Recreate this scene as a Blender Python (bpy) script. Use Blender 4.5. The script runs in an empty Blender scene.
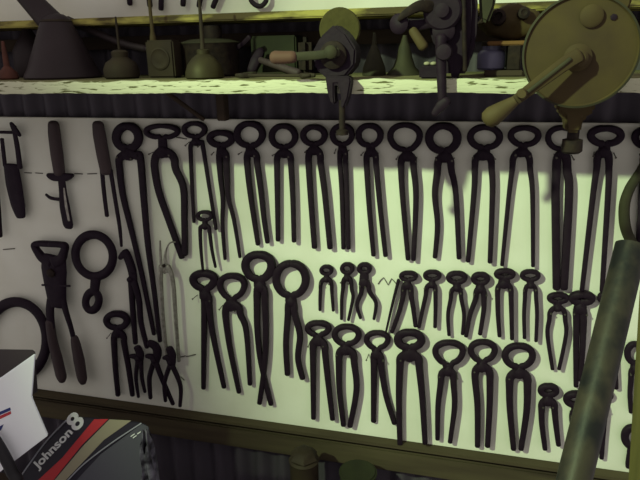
import bpy, bmesh, math, random
from mathutils import Vector, Matrix
random.seed(7)
scn = bpy.context.scene
C = scn.collection

# ---------------------------------------------------------------- camera
YAW, PITCH, ROLL, DIST, F = math.radians(15), math.radians(17.5), math.radians(-1.1), 1.65, 600.0
cd = Vector((-math.sin(YAW)*math.cos(PITCH), math.cos(YAW)*math.cos(PITCH), -math.sin(PITCH)))
r0 = Vector((math.cos(YAW), math.sin(YAW), 0)); u0 = r0.cross(cd)
CR = math.cos(ROLL)*r0 + math.sin(ROLL)*u0
CU = -math.sin(ROLL)*r0 + math.cos(ROLL)*u0
CP = Vector((0, 0, 1.4)) - DIST*cd
cam_d = bpy.data.cameras.new('camera'); cam = bpy.data.objects.new('camera', cam_d); C.objects.link(cam)
cam_d.sensor_width = 36; cam_d.lens = F*36/640; cam_d.clip_start = .02
m = Matrix((CR, CU, -cd)).transposed().to_4x4(); m.translation = CP
cam.matrix_world = m
scn.camera = cam

def at(px, py, Y=0.0):
    """point of the plane y = Y seen at (px, py)"""
    v = cd + CR*((px-320)/F) + CU*((240-py)/F)
    return CP + v*((Y-CP.y)/v.y)
def sc(px, py, Y=0.0):
    return (at(px, py+1, Y)-at(px, py, Y)).length
def atz(px, z, Y):
    """point of the plane y = Y at height z whose image column is px"""
    lo, hi = -400, 900
    for _ in range(40):
        mid = (lo+hi)/2
        if at(px, mid, Y).z > z: lo = mid
        else: hi = mid
    return at(px, lo, Y)

# ---------------------------------------------------------------- materials
def mat(name, col, rough=.6, metal=0.0, col2=None, scale=20, amt=.5, bump=0.0, stretch=(1, 1, 1), thresh=None, spec=.18, trans=0):
    M = bpy.data.materials.new(name); M.use_nodes = True
    nt = M.node_tree; b = nt.nodes['Principled BSDF']
    b.inputs['Roughness'].default_value = rough; b.inputs['Metallic'].default_value = metal
    b.inputs['Base Color'].default_value = (*col, 1)
    b.inputs['Specular IOR Level'].default_value = spec
    if trans: b.inputs['Transmission Weight'].default_value = trans
    if col2 or bump:
        tc = nt.nodes.new('ShaderNodeTexCoord'); mp = nt.nodes.new('ShaderNodeMapping')
        mp.inputs['Scale'].default_value = stretch
        nz = nt.nodes.new('ShaderNodeTexNoise'); nz.inputs['Scale'].default_value = scale; nz.inputs['Detail'].default_value = 6
        nt.links.new(tc.outputs['Object'], mp.inputs[0]); nt.links.new(mp.outputs[0], nz.inputs['Vector'])
        if col2:
            rp = nt.nodes.new('ShaderNodeValToRGB')
            a, c = thresh or (.5-amt/2, .5+amt/2)
            rp.color_ramp.elements[0].position = a; rp.color_ramp.elements[0].color = (*col, 1)
            rp.color_ramp.elements[1].position = c; rp.color_ramp.elements[1].color = (*col2, 1)
            nt.links.new(nz.outputs['Fac'], rp.inputs[0]); nt.links.new(rp.outputs[0], b.inputs['Base Color'])
        if bump:
            bp = nt.nodes.new('ShaderNodeBump'); bp.inputs['Strength'].default_value = bump; bp.inputs['Distance'].default_value = .004
            nt.links.new(nz.outputs['Fac'], bp.inputs['Height']); nt.links.new(bp.outputs[0], b.inputs['Normal'])
    return M
IRON = mat('old_iron', (.010, .0042, .0115), .62, .1, (.016, .0085, .016), 60, .5, .25, spec=.13)
IRON2 = mat('rusty_iron', (.011, .007, .008), .75, .1, (.024, .015, .012), 70, .4, .4, spec=.14)
OLIVE = mat('olive_iron', (.020, .018, .010), .75, 0, (.032, .028, .014), 40, .5, .2, spec=.25)
STEEL = mat('pale_steel', (.32, .3, .28), .4, .6, (.16, .14, .13), 80, .4)
NAIL = mat('nail_steel', (.10, .09, .08), .5, .5)
BOARD = mat('white_painted_board', (.70, .69, .64), .75, 0, (.58, .56, .50), 5, .5, .05, spec=.2)
CORR = mat('corrugated_iron', (.075, .062, .085), .65, .1, (.05, .042, .055), 7, .5, 0, (1, 1, .4), spec=.3)
PAINT = mat('flaking_cream_paint', (.09, .085, .035), .75, 0, (.47, .46, .34), 80, .5, .5, (.3, 1, 2.4), (.38, .43), spec=.2)
SHELFTOP = mat('dusty_shelf_wood', (.10, .085, .045), .85, 0, (.19, .175, .085), 12, .5, .3, (.4, 1, 1), spec=.15)
LICHEN = mat('yellowed_rail', (.07, .05, .022), .8, 0, (.36, .31, .085), 22, .5, .4, (.4, 1, 1.5), (.45, .60), spec=.2)
BEAM = mat('old_brown_beam', (.034, .024, .018), .85, 0, (.078, .062, .036), 9, .5, .5, (.3, 1, 3), spec=.15)
DWOOD = mat('dark_wood', (.030, .021, .017), .85, 0, (.055, .038, .028), 12, .5, .3, (.3, 1, 2), spec=.15)
HWOOD = mat('worn_handle_wood', (.026, .015, .020), .7, 0, (.048, .030, .033), 25, .5, .2, (3, 3, .3), spec=.3)
KNOBW = mat('pale_wood_handle', (.048, .034, .014), .7, 0, (.066, .046, .020), 30, .5)
REDW = mat('reddish_handle', (.085, .042, .032), .7)
TAN = mat('tan_rusted_sheet', (.056, .038, .011), .8, .0, (.032, .019, .010), 12, .45, .2, spec=.25)
TAN2 = mat('tan_grit_wheel', (.042, .035, .012), .9, 0, (.060, .050, .017), 80, .5, .3)
GREYP = mat('grey_green_pipe', (.009, .009, .010), .5, .0, (.034, .028, .021), 22, .22, .6, (1, 1, .6))
POSTW = mat('mossy_post_wood', (.055, .048, .012), .9, 0, (.10, .085, .024), 14, .5, .4, (3, 3, .5))
BRASS = mat('dull_brass', (.06, .045, .02), .6, .4, (.035, .025, .015), 20, .5)
RUSTR = mat('red_brown_rust', (.11, .04, .03), .8, 0, (.06, .025, .02), 30, .5)
TINM = mat('dirty_tin', (.034, .024, .014), .7, .1, (.020, .013, .011), 18, .5, .1)
FUNM = mat('dark_funnel_tin', (.034, .024, .027), .55, .2, (.022, .015, .018), 9, .5, .05)
GREENT = mat('green_tin', (.024, .026, .013), .8, .0, (.016, .016, .010), 20, .5)
CARD = mat('white_card', (.80, .80, .88), .7, 0, (.72, .72, .80), 6, .5)
CARDIN = mat('dark_card', (.05, .04, .045), .8)
BLUE = mat('blue_print', (.025, .035, .16), .6); RED = mat('red_print', (.42, .035, .05), .6)
COWL = mat('dark_cowl_plastic', (.026, .023, .036), .35, 0); COWLG = mat('grey_cowl_plastic', (.075, .073, .095), .4)
DRED = mat('red_band', (.42, .035, .045), .45); CREAM = mat('cream_band', (.26, .23, .17), .45)
WHITEP = mat('white_lettering', (.65, .65, .68), .5); SILV = mat('silver_trim', (.30, .30, .36), .35, .3)
BLACKR = mat('black_rubber', (.02, .018, .022), .5)
GLASS = mat('cloudy_glass', (.45, .46, .55), .25, 0, spec=.5)
PLBAG = mat('crumpled_grey_plastic', (.012, .010, .016), .4, 0, (.12, .11, .15), 40, .25)

# ---------------------------------------------------------------- mesh helpers
def obj(name, bm, m, parent=None, smooth=True):
    me = bpy.data.meshes.new(name); bmesh.ops.recalc_face_normals(bm, faces=bm.faces); bm.to_mesh(me); bm.free()
    if smooth:
        for p in me.polygons: p.use_smooth = True
        try: me.set_sharp_from_angle(angle=math.radians(42))
        except Exception: pass
    me.materials.append(m)
    o = bpy.data.objects.new(name, me); C.objects.link(o)
    if parent is not None:
        o.parent = parent; o.matrix_parent_inverse = Matrix.Translation(-parent.location)
    return o
def thing(name, label, cat, loc, group=None):
    o = bpy.data.objects.new(name, None); C.objects.link(o); o.location = loc; o.empty_display_size = .02
    o['label'] = label; o['category'] = cat
    if group: o['group'] = group
    return o
def tag(o, label, cat, group=None):
    o['label'] = label; o['category'] = cat
    if group: o['group'] = group
    return o
def struct(o): o['kind'] = 'structure'; return o

def cat_rom(pts, vals, n=6, closed=False):
    out, ov = [], []
    N = len(pts)
    if N == 2 and not closed:
        for i in range(n+1):
            t = i/n; out.append(pts[0].lerp(pts[1], t)); ov.append([a+(b-a)*t for a, b in zip(vals[0], vals[1])])
        return out, ov
    seg = N if closed else N-1
    for i in range(seg):
        g = lambda k: pts[k % N] if closed else pts[max(0, min(N-1, k))]
        p0, p1, p2, p3 = g(i-1), g(i), g(i+1), g(i+2)
        v1, v2 = vals[i % N], vals[(i+1) % N]
        for k in range(n):
            t = k/n
            out.append(.5*((2*p1)+(p2-p0)*t+(2*p0-5*p1+4*p2-p3)*t*t+(3*p1-p0-3*p2+p3)*t**3))
            ov.append([a+(b-a)*t for a, b in zip(v1, v2)])
    if not closed: out.append(pts[-1].copy()); ov.append(list(vals[-1]))
    return out, ov
def sweep(bm, pts, vals, n=6, sides=10, closed=False, nrm=Vector((0, -1, 0)), pw=.75, raw=False):
    """bar along pts; vals = (half width across, half depth along nrm)"""
    pts = [Vector(p) for p in pts]
    if not raw: pts, vals = cat_rom(pts, vals, n, closed)
    if not closed and not raw:
        for e, o_ in ((0, 1), (-1, -2)):
            dv = pts[e]-pts[o_]; L_ = max(dv.length, 1e-6); dv = dv/L_; r = min(vals[e]); p = pts[e]; v = vals[e]
            new = [(p+dv*r*.45, [q*.82 for q in v]), (p+dv*r*.7, [q*.5 for q in v])]
            for np_, nv in new:
                if e == 0: pts.insert(0, np_); vals.insert(0, nv)
                else: pts.append(np_); vals.append(nv)
    rings = []; N = len(pts)
    for i, p in enumerate(pts):
        a = pts[(i-1) % N] if closed else pts[max(0, i-1)]
        b = pts[(i+1) % N] if closed else pts[min(N-1, i+1)]
        t = (b-a).normalized(); s = t.cross(nrm)
        if s.length < 1e-5: s = Vector((1, 0, 0))
        s.normalize(); q = s.cross(t).normalized()
        r = []
        for k in range(sides):
            an = 2*math.pi*k/sides; c_, s_ = math.cos(an), math.sin(an)
            c_ = math.copysign(abs(c_)**pw, c_); s_ = math.copysign(abs(s_)**pw, s_)
            r.append(bm.verts.new(p + s*c_*vals[i][0] + q*s_*vals[i][1]))
        rings.append(r)
    M = N if closed else N-1
    for i in range(M):
        A, B = rings[i], rings[(i+1) % N]
        for k in range(sides): bm.faces.new((A[k], A[(k+1) % sides], B[(k+1) % sides], B[k]))
    if not closed: bm.faces.new(rings[0]); bm.faces.new(rings[-1])
    return bm
def tube(pts, r, r2=None, n=4, sides=12, nrm=Vector((0, -1, 0)), closed=False):
    r2 = r if r2 is None else r2; k = len(pts)
    v = [(r+(r2-r)*i/max(1, k-1),)*2 for i in range(k)]
    return sweep(bmesh.new(), pts, v, n, sides, closed, nrm, pw=1)
def lathe(prof, org, axis=Vector((0, 0, 1)), n=28, bm=None, loop=False):
    """prof = [(radius, height)...] about axis through org"""
    bm = bm or bmesh.new(); axis = Vector(axis).normalized()
    a = axis.orthogonal().normalized(); b = axis.cross(a)
    rings = []
    for r, h in prof:
        if r < 1e-5: rings.append([bm.verts.new(org+axis*h)])
        else: rings.append([bm.verts.new(org+axis*h+(a*math.cos(2*math.pi*k/n)+b*math.sin(2*math.pi*k/n))*r) for k in range(n)])
    for A, B in zip(rings, rings[1:]):
        for k in range(n):
            k2 = (k+1) % n
            if len(A) == 1 and len(B) == 1: continue
            if len(A) == 1: bm.faces.new((A[0], B[k], B[k2]))
            elif len(B) == 1: bm.faces.new((A[k], A[k2], B[0]))
            else: bm.faces.new((A[k], A[k2], B[k2], B[k]))
    if loop: return bm
    if len(rings[0]) > 1: bm.faces.new(rings[0])
    if len(rings[-1]) > 1: bm.faces.new(rings[-1])
    return bm
def box(x0, x1, y0, y1, z0, z1, bev=0.002, bm=None):
    b2 = bmesh.new(); bmesh.ops.create_cube(b2, size=1)
    for v in b2.verts:
        v.co = Vector(((x0+x1)/2+v.co.x*(x1-x0), (y0+y1)/2+v.co.y*(y1-y0), (z0+z1)/2+v.co.z*(z1-z0)))
    if bev: bmesh.ops.bevel(b2, geom=b2.edges[:], offset=bev, segments=2, affect='EDGES', clamp_overlap=True)
    if bm is None: return b2
    me = bpy.data.meshes.new('t'); b2.to_mesh(me); b2.free(); bm.from_mesh(me); bpy.data.meshes.remove(me); return bm
def prism(pix, Y, depth, bev=.002, ext=None, bm=None, zmin=None, zf=None, zc=None):
    """pixel outline at plane Y, extruded back by depth"""
    b2 = bmesh.new(); P = [at(x, y, Y) for x, y in pix]
    if zmin is not None:
        for q in P: q.z = max(q.z, zmin)
    f = b2.faces.new([b2.verts.new(q) for q in P])
    r = bmesh.ops.extrude_face_region(b2, geom=[f])
    for v in r['geom']:
        if isinstance(v, bmesh.types.BMVert):
            v.co += Vector((ext or 0, depth, 0))
            if zf:
                q = zmin if zc is None else zc
                v.co.z = q+(v.co.z-q)*zf
    if bev: bmesh.ops.bevel(b2, geom=b2.edges[:], offset=bev, segments=2, affect='EDGES', clamp_overlap=True)
    if bm is None: return b2
    me = bpy.data.meshes.new('t'); b2.to_mesh(me); b2.free(); bm.from_mesh(me); bpy.data.meshes.remove(me); return bm

# ---------------------------------------------------------------- setting
XL, XR = -1.75, 1.35
def corrugated(y0, z0, z1):
    bm = bmesh.new(); n = int((XR-XL)/.076*12); prev = None
    for i in range(n+1):
        x = XL+(XR-XL)*i/n; y = y0+.002+.013*math.cos(2*math.pi*(x+.03)/.076)
        cur = (bm.verts.new((x, y, z0)), bm.verts.new((x, y, z1)))
        if prev: bm.faces.new((prev[0], cur[0], cur[1], prev[1]))
        prev = cur
    r = bmesh.ops.extrude_face_region(bm, geom=bm.faces[:])
    for v in r['geom']:
        if isinstance(v, bmesh.types.BMVert): v.co.y += .001
    return bm
struct(obj('wall_back', corrugated(.030, 0, 2.75), CORR))
struct(obj('floor', box(XL, XR, -3.6, .06, -.05, 0, 0), mat('earth_floor', (.09, .07, .05), .95, 0, (.05, .04, .03), 6, .5, .3)))

ZB0 = at(320, 429.0).z; ZB1 = at(320, 120.3).z
bxl = at(-40, 240).x; bxr = at(700, 240).x
board = tag(obj('tool_board', box(bxl, bxr, 0, .012, ZB0, ZB1, .0015), BOARD), 'large white painted board on the corrugated wall with rows of old tools', 'board')
# upper white board
ZU0 = at(320, 14).z
upb = tag(obj('tool_board', box(bxl, bxr, 0, .012, ZU0, ZU0+.5, .0015), BOARD), 'upper white board above the yellowed rail, cut off by the top of the photo', 'board')
# yellowed rail
rail = struct(obj('trim_1', box(XL, XR, -.15, .018, at(320, 17.5, -.15).z, at(320, 9.5, -.15).z, .003), LICHEN))
struct(obj('trim_2', box(XL, XR, -.006, .018, at(320, 45).z, at(320, 31).z, .003), DWOOD))
# ledge batten and beam below board
struct(obj('trim_3', box(XL, XR, -.030, .018, ZB0-.011, ZB0-.0005, .002), BEAM))
struct(obj('trim_4', box(XL, XR, -.014, .018, ZB0-.105, ZB0-.030, .005), BEAM))

# shelf
SY = -.35
ZS = at(320, 80, SY).z; ZSB = at(320, 93.3, SY).z
sh = bmesh.new(); sh = box(XL+.02, at(800, 80, SY).x, SY+.006, .018, ZSB, ZS, .002)
shelf = thing('wall_shelf', 'long wall shelf with a flaking cream front edge above the tool board', 'shelf', Vector((0, SY/2, ZSB)))
obj('shelf_board', sh, SHELFTOP, shelf)
bm = bmesh.new()
x0, x1 = XL+.02, at(800, 80, SY).x; N = 260
prev = None
for i in range(N+1):
    x = x0+(x1-x0)*i/N
    j = .0012*math.sin(x*37)+.0008*math.sin(x*91+1)+random.uniform(-.0006, .0006); k = random.uniform(-.0007, .0007)+.001*math.sin(x*23)
    cur = [bm.verts.new((x, SY+.006, ZS+.0003+j)), bm.verts.new((x, SY+.0007, ZS+j-.001)), bm.verts.new((x, SY, ZS+j-.003)), bm.verts.new((x, SY, ZSB+.003+k)), bm.verts.new((x, SY+.001, ZSB+k)), bm.verts.new((x, SY+.006, ZSB+k))]
    if prev:
        for a in range(5): bm.faces.new((prev[a], cur[a], cur[a+1], prev[a+1]))
        bm.faces.new((prev[5], cur[5], cur[0], prev[0]))
    prev = cur
o = obj('front_edge', bm, PAINT, shelf); o['label'] = 'flaking cream front edge'
# bracket under the shelf
bx = at(217, 105, -.05).x
obj('bracket', box(bx-.012, bx+.012, -.03, -.001, at(217, 121, -.03).z, ZSB, .002), DWOOD, shelf)
bm = tube([at(168, 93.5, -.08), at(203, 119, -.025)], .006, n=1)
obj('brace', bm, DWOOD, shelf)

# ---------------------------------------------------------------- tools on the board
GA = 'long pincers hanging in the top row'
GC = 'small pincers in the middle row'
GE = 'large pincers in the bottom row'
def handle(t, pts, w0, w1, d, s, m=IRON, name='handle', dz=0, depth=None, knob=False):
    k = len(pts)
    P = [at(x, y, -(d+dz)) for x, y in pts]
    vals = []
    for i in range(k):
        w = (w0+(w1-w0)*i/(k-1))*s/2
        vals.append((w, depth if depth else min(.0075, max(.003, w*.85))))
    bm = sweep(bmesh.new(), P, vals)
    if knob:
        bmesh.ops.create_icosphere(bm, subdivisions=2, radius=w1*s*.62, matrix=Matrix.Translation(P[-1]))
    return obj(name, bm, m, t)
def pincers(label, ring, tb, pv, L, R, w0=7, w1=4.5, k=.35, d=.020, blade=.013, group=None, m=IRON, gap=0.0, nails=True, knob=False, name='pincers', boss=1.0, tilt=0):
    x0, y0, x1, y1 = ring
    s = sc((x0+x1)/2, pv[1]); cx, cy = (x0+x1)/2, (y0+y1)/2
    rx, ry = (x1-x0-tb)/2, (y1-y0-tb)/2
    d = .004+d*.5
    if x1-x0 < 24: tb *= .86; blade *= .7
    blade = min(blade, d-.001); k *= .75
    tb *= (.80 if group == GE else .92); blade = min(blade, .010) if group == GE else blade; rx += tb*.04; ry += tb*.04
    A0 = .045 if k < .28 else .12
    t = thing(name, label, 'pincers', at(pv[0], pv[1], -d), group)
    mx = max(math.sin(a/50*math.pi)*(1+k*(-math.cos(a/50*math.pi))*.5) for a in range(51))
    for sg in (-1, 1):
        P = [at(pv[0]-sg*tb*.15, pv[1]+tb*.35, -d)]; V = [(tb*.62*s, .006)]
        n = 9
        for i in range(n+1):
            ph = math.pi*(A0+(1-A0-gap*.05)*i/n)
            X = math.sin(ph)*(1+k*(-math.cos(ph))*.5)/mx; Yy = -math.cos(ph)
            if i == n: X = gap*.12 - (.05 if gap == 0 else 0)
            xx = cx+sg*rx*X; yy = cy-ry*Yy
            # shift bottom towards pivot
            f = max(0, 1-i/2.0); xx += (pv[0]-cx)*f*.6; yy += 0
            xx += math.tan(tilt)*(cy-yy)
            P.append(at(xx, yy, -d)); u = i/n
            V.append((tb*(.50+.08*math.sin(u*3.1))*s*(1-.12*(u > .95)), .006+(blade-.006)*u*u))
        obj('jaw', sweep(bmesh.new(), P, V, n=3, sides=12, pw=.6), m, t)
    for q, (pts, sg) in enumerate(((L, -1), (R, 1))):
        x_, y_ = pts[0]
        hh = [(pv[0]-sg*tb*.25, pv[1]-tb*.45), (pv[0]+(x_-pv[0])*.62, pv[1]+(y_-pv[1])*.12), (pv[0]+(x_-pv[0])*.95, pv[1]+(y_-pv[1])*.5)]
        q = list(pts)[1:]
        if y_-pv[1] > 7: q = [(x_+(q[0][0]-x_)*.1, y_+(q[0][1]-y_)*.1)]+q
        handle(t, hh+q, w0*1.03, w1, d, s, m, dz=.0018*sg, knob=knob)
    px_ = (cx, y1-tb*.35); ww = tb*.80*s*boss
    obj('pivot_plate', sweep(bmesh.new(), [at(cx+(pv[0]-cx)*.4, y1-tb*.45, -d), at(pv[0], pv[1]-tb*.1, -d), at(pv[0], pv[1]+w0*.42, -d)], [(ww, .006), (ww*1.12, .0062), (w0*.62*s*boss, .0062)], n=4), m, t)
    bm = lathe([(0, -.001), (w0*.5*s*boss, 0), (w0*.5*s*boss, .009), (w0*.36*s*boss, .0105), (0, .0115)], at(pv[0], pv[1], -d), Vector((0, -1, 0)), 16)
    obj('rivet', bm, m, t)
    if nails: NAILS.append((pv[0]+(x1-x0)*.27, pv[1]+1)); NAILS.append((pv[0]-(x1-x0)*.27, pv[1]))
    return t
NAILS = []

# ---- top row, left to right
pincers('long pincers with a thick egg-shaped head, leftmost pincers of the top row', (112.5, 122, 142.5, 152.5), 8.3, (128, 155), [(119, 163), (123, 195), (131, 228), (142, 275), (154, 334)], [(141, 161), (144, 200), (148, 245), (154, 290), (160, 341)], 9, 4.5, k=-.1, group=GA)
pincers('top row pincers with a wide flat slot-shaped head and bowed handles meeting in a point', (144, 123.5, 180, 140), 5, (163, 152), [(154.5, 168), (159, 192), (168, 218), (182, 257)], [(175, 167), (183.5, 188), (184.5, 220), (185, 254)], 9, 6.5, k=.2, group=GA, boss=1.3)
pincers('slender top row pincers with a small oval head, directly above the tiny pincers', (182, 121, 207, 139), 5, (196, 142), [(190.5, 150), (192, 185), (194, 222)], [(203, 148), (209, 185), (216, 229)], 5.5, 3.5, k=.2, group=GA, d=.016)
pincers('tiny pincers hung between the slender handles below the top row at left', (196, 210, 213.5, 222), 4, (205, 226), [(200, 233), (201, 250), (203, 271)], [(209.5, 233), (212, 250), (215.5, 267)], 5, 2.6, k=.2, d=.034, nails=False)
pincers('top row pincers with long flat reins held shut that spread into two thin prongs', (207, 129.5, 235, 148.5), 6.5, (221.5, 152), [(219.5, 162), (221, 180), (223, 200), (222.5, 225), (225, 259)], [(226.5, 162), (227.5, 180), (228.5, 198), (234, 220), (240, 257)], 8.5, 3.5, k=.3, group=GA)
pincers('top row pincers with a large round head, just right of the pair with pronged ends', (234, 120.5, 265.5, 149), 6.5, (250.5, 152), [(247, 162), (250, 190), (254, 218), (258, 244)], [(257, 162), (261, 190), (264, 218), (267.5, 242)], 8, 5, k=.1, group=GA, d=.022)
pincers('top row pincers with a round head and straight parallel horseshoe-like handles', (269, 123, 298, 150), 6, (284, 153), [(277, 163), (277.5, 200), (278, 240)], [(291, 163), (293, 200), (294, 241)], 8, 5, k=0, group=GA, d=.024)
pincers('top row pincers with an oval head and heavy handles, left neighbour of the smallest-headed pair', (300.5, 124, 327.5, 147), 6, (314, 150), [(308.5, 161), (311, 200), (314.5, 247)], [(320.5, 161), (325, 195), (330, 247.5)], 8, 6, k=.1, group=GA, d=.024)
pincers('top row pincers with the smallest round head and handles shut tight, below the clamped grinder', (330, 123, 354.5, 147), 5.5, (342.5, 149), [(339.8, 160), (342, 195), (343.5, 248)], [(345.6, 160), (347, 195), (348.5, 248)], 6, 5, k=.1, group=GA, d=.024)
pincers('top row pincers with handles slanting right, left neighbour of the big teardrop head', (355.7, 122.7, 383.3, 148.5), 6, (371, 152), [(366.5, 163), (369.5, 210), (373.5, 255)], [(376, 163), (380.5, 210), (385.5, 255.5)], 7.5, 5, k=.15, group=GA, d=.024)
pincers('top row pincers with a large thin teardrop head and handles closing to a point', (387.5, 122, 422.5, 153), 6, (407.5, 156), [(401, 166), (402.5, 195), (408, 259)], [(413.5, 166), (416, 198), (413.5, 259.5)], 9, 5, k=.35, group=GA, d=.024)
pincers('top row pincers with a heavy round head, left handle kinked and handles spread', (425.5, 122, 461, 155), 8, (445, 157), [(437.5, 170), (435, 195), (437.5, 225), (435, 257)], [(451, 168), (456, 195), (459, 258)], 9, 5, k=.1, group=GA, d=.024)
pincers('top row pincers with a heavy oval head, right of the pair with a kinked handle', (467.3, 124, 502.5, 151), 6.5, (483.5, 155), [(475, 166), (474, 193), (468, 261)], [(491.5, 166), (492.5, 193), (490, 262)], 8.5, 5, k=.1, group=GA, d=.024, boss=1.2)
pincers('top row pincers with a flattened oval head and splayed tapering legs, below the crank knob', (508, 125, 541, 148), 6, (522, 152), [(512.5, 167), (509, 195), (502, 265)], [(530, 167), (532.5, 195), (533, 266)], 8, 4, k=.35, group=GA, d=.024)
pincers('long closed top row pincers whose head is hidden by the clamp of the crank grinder', (545.5, 125, 578, 152), 5.5, (562.5, 154), [(556.5, 168), (555.5, 200), (556.5, 288)], [(567, 168), (569, 195), (564, 288)], 8.5, 8, k=.2, group=GA, d=.022)
pincers('long top row pincers with a wide flat head, last whole pair at the right', (587.5, 125, 624, 147.5), 7, (604, 152), [(597, 166), (593, 195), (582, 290)], [(609, 166), (608, 195), (602, 291)], 9, 5, k=.3, group=GA, d=.030)
pincers('top row pincers cut off by the right edge of the photo', (632, 126, 664, 150), 6.5, (648, 154), [(643, 165), (640, 220), (636, 275)], [(654, 165), (657, 220), (659, 275)], 8, 5, k=.2, group=GA, d=.016)

# ---- middle large ones
GM = 'large pincers in the middle of the board'
pincers('large pincers with a triangular head and spread legs, leftmost of four big middle ones', (190, 270, 217.5, 292), 7, (205, 295), [(204.5, 305), (204, 340), (203.5, 388)], [(209, 305), (213, 335), (224, 387)], 9, 4.5, k=.5, group=GM, d=.020)
pincers('large pincers with a kite-shaped head and bowed legs, second of the four big middle ones', (217.5, 273, 247, 301), 5.5, (231, 305), [(225.5, 316), (230, 348), (239, 392)], [(240, 313), (246.5, 332), (250, 384)], 9, 4.5, k=.55, group=GM, d=.020, boss=1.2)
pincers('tallest of the big middle pincers, with handles crossing near their lower ends', (242, 251, 275, 283), 7.5, (260, 287), [(257, 300), (257.5, 330), (261, 362), (271, 404)], [(265, 300), (266, 330), (265, 362), (259.5, 403)], 8.5, 5, k=.35, group=GM, d=.024, nails=False)
pincers('big middle pincers with an open round head and a small eyelet at one handle end', (273, 260, 309, 299), 7, (291, 302), [(288, 313), (286, 345), (287.5, 374)], [(294.5, 313), (300, 335), (298, 358), (302.5, 378)], 7.5, 5.5, k=.05, group=GM, d=.026, gap=.6, nails=False)

# ---- small middle row
pincers('smallest pincers with straight U-shaped legs, leftmost of the small row', (319.5, 264.5, 333.5, 276), 4, (326.5, 279), [(320.5, 289), (320, 300), (320, 310)], [(331.7, 289), (332.5, 300), (333.3, 310.5)], 4.5, 3, k=.1, group=GC, d=.018)
pincers('small pincers with slightly parted slim legs, second of the small row from left', (340, 262, 354.5, 275), 4.5, (347, 278), [(343, 288), (341.7, 300), (341.5, 319)], [(351.5, 288), (353, 298), (348.5, 320)], 5, 3, k=.1, group=GC, d=.020)
pincers('small nippers with a long waist and bowed legs, beside the zigzag wire', (357, 262, 372, 275), 5, (364, 282), [(361.5, 292), (357, 305), (360.5, 318)], [(369, 291), (376, 303), (374, 319)], 6.5, 3, k=.1, group=GC, d=.020, boss=1.3)
pincers('small pincers beside a thin rod, leaning left, right of the zigzag wire', (399, 270.5, 418, 282), 4.5, (407, 285), [(403.5, 294), (399, 312), (392, 332)], [(411, 294), (413.5, 310), (415.5, 326)], 6.5, 4, k=.1, group=GC, d=.024)
pincers('small pincers with a shiny light centre in the head and narrow straight legs', (423, 269.5, 441.5, 281.5), 4.5, (432, 284.5), [(426, 294), (422, 312), (419, 327)], [(435.5, 294), (435.5, 310), (435, 327)], 5, 3.5, k=.1, group=GC, d=.024)
pincers('small pincers with a broad domed head and incurving legs, just left of the dark-headed pair', (446, 270.5, 467.5, 285), 5.5, (457, 288), [(451, 297), (448, 315), (449, 335)], [(461, 297), (464, 315), (462.5, 334)], 5, 3.3, k=.2, group=GC, d=.024)
pincers('small pincers with a solid dark round head, legs touching the domed pair', (471, 271.5, 490, 286), 6, (480, 289), [(476, 298), (470, 315), (466, 336)], [(484, 298), (483.5, 312), (480, 334)], 6.5, 4, k=.1, group=GC, d=.026)
pincers('small pincers with a wide flat mushroom head and straight parallel legs', (494, 268, 515.5, 280.5), 6, (504, 284), [(497.5, 294), (498, 315), (499.5, 336)], [(511, 294), (511.5, 315), (512, 339)], 6, 3.8, k=.2, group=GC, d=.026, boss=1.3)
pincers('small pincers with an oval ring head, right of the mushroom-headed pair', (520, 269, 540.5, 282), 4.8, (530.5, 285), [(525, 296), (524, 315), (524.5, 338)], [(536, 296), (537, 315), (536, 341)], 4.5, 3.4, k=.1, group=GC, d=.028)
pincers('small pincers with legs bowed to a point, under the long closed handles', (547, 292, 569, 304.5), 5.5, (557.5, 308), [(549.5, 318), (547.5, 335), (552.5, 369)], [(565, 318), (566, 335), (559, 369)], 5, 3.5, k=.2, group=GC, d=.024)
pincers('pincers with a chunky head and one broad closed stem, left of the leaning pipe', (569.5, 291, 594.5, 306), 7, (580, 309), [(576.5, 318), (576, 350), (576, 386)], [(583.5, 318), (582.5, 350), (580, 380)], 8.5, 4.5, k=.2, group=GC, d=.024)
pincers('pincers mostly hidden behind the upper part of the leaning pipe', (597.5, 291, 615, 305), 6, (606, 308), [(602, 318), (603, 350), (606, 384)], [(611, 318), (614, 350), (616, 388)], 6, 4.5, k=.2, group=GC, d=.018)

# ---- bottom large row
pincers('bottom row pincers with a small flattened head, leftmost of the bottom row', (305, 320, 331.5, 338), 6, (317.5, 341), [(313, 352), (313.3, 385), (313.5, 418)], [(325, 352), (328.5, 385), (332.5, 419)], 8.5, 4.8, k=.45, group=GE, d=.026)
pincers('bottom row pincers with an oval head and legs bowing shut, second from left', (332, 323.5, 361.5, 347), 6, (345, 350), [(339, 360), (339.5, 390), (343.5, 425)], [(354, 360), (356.5, 390), (350, 426)], 8.5, 5, k=.2, group=GE, d=.026)
pincers('bottom row pincers with the right leg kicking out against its neighbour, third from left', (364, 330, 390.5, 351), 5.5, (376, 354), [(374, 364), (373.8, 390), (373.5, 421)], [(381, 364), (386, 395), (394.5, 423)], 8, 5, k=.45, group=GE, d=.012)
pincers('largest bottom row pincers with a massive domed head and wide shoulders', (394, 328.5, 425, 351.5), 8, (409.5, 355), [(400, 364), (399, 400), (400, 446)], [(419, 364), (422.5, 400), (425, 443)], 9.5, 5, k=.1, group=GE, d=.030, blade=.018, boss=1.2)
pincers('bottom row pincers with a wide thin triangular head and short legs', (432.5, 339.5, 465.5, 367), 6, (448, 371), [(441, 381), (438, 407), (437.5, 439)], [(453.5, 381), (454.5, 407), (450, 442)], 8, 4.2, k=.55, group=GE, d=.030)
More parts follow.
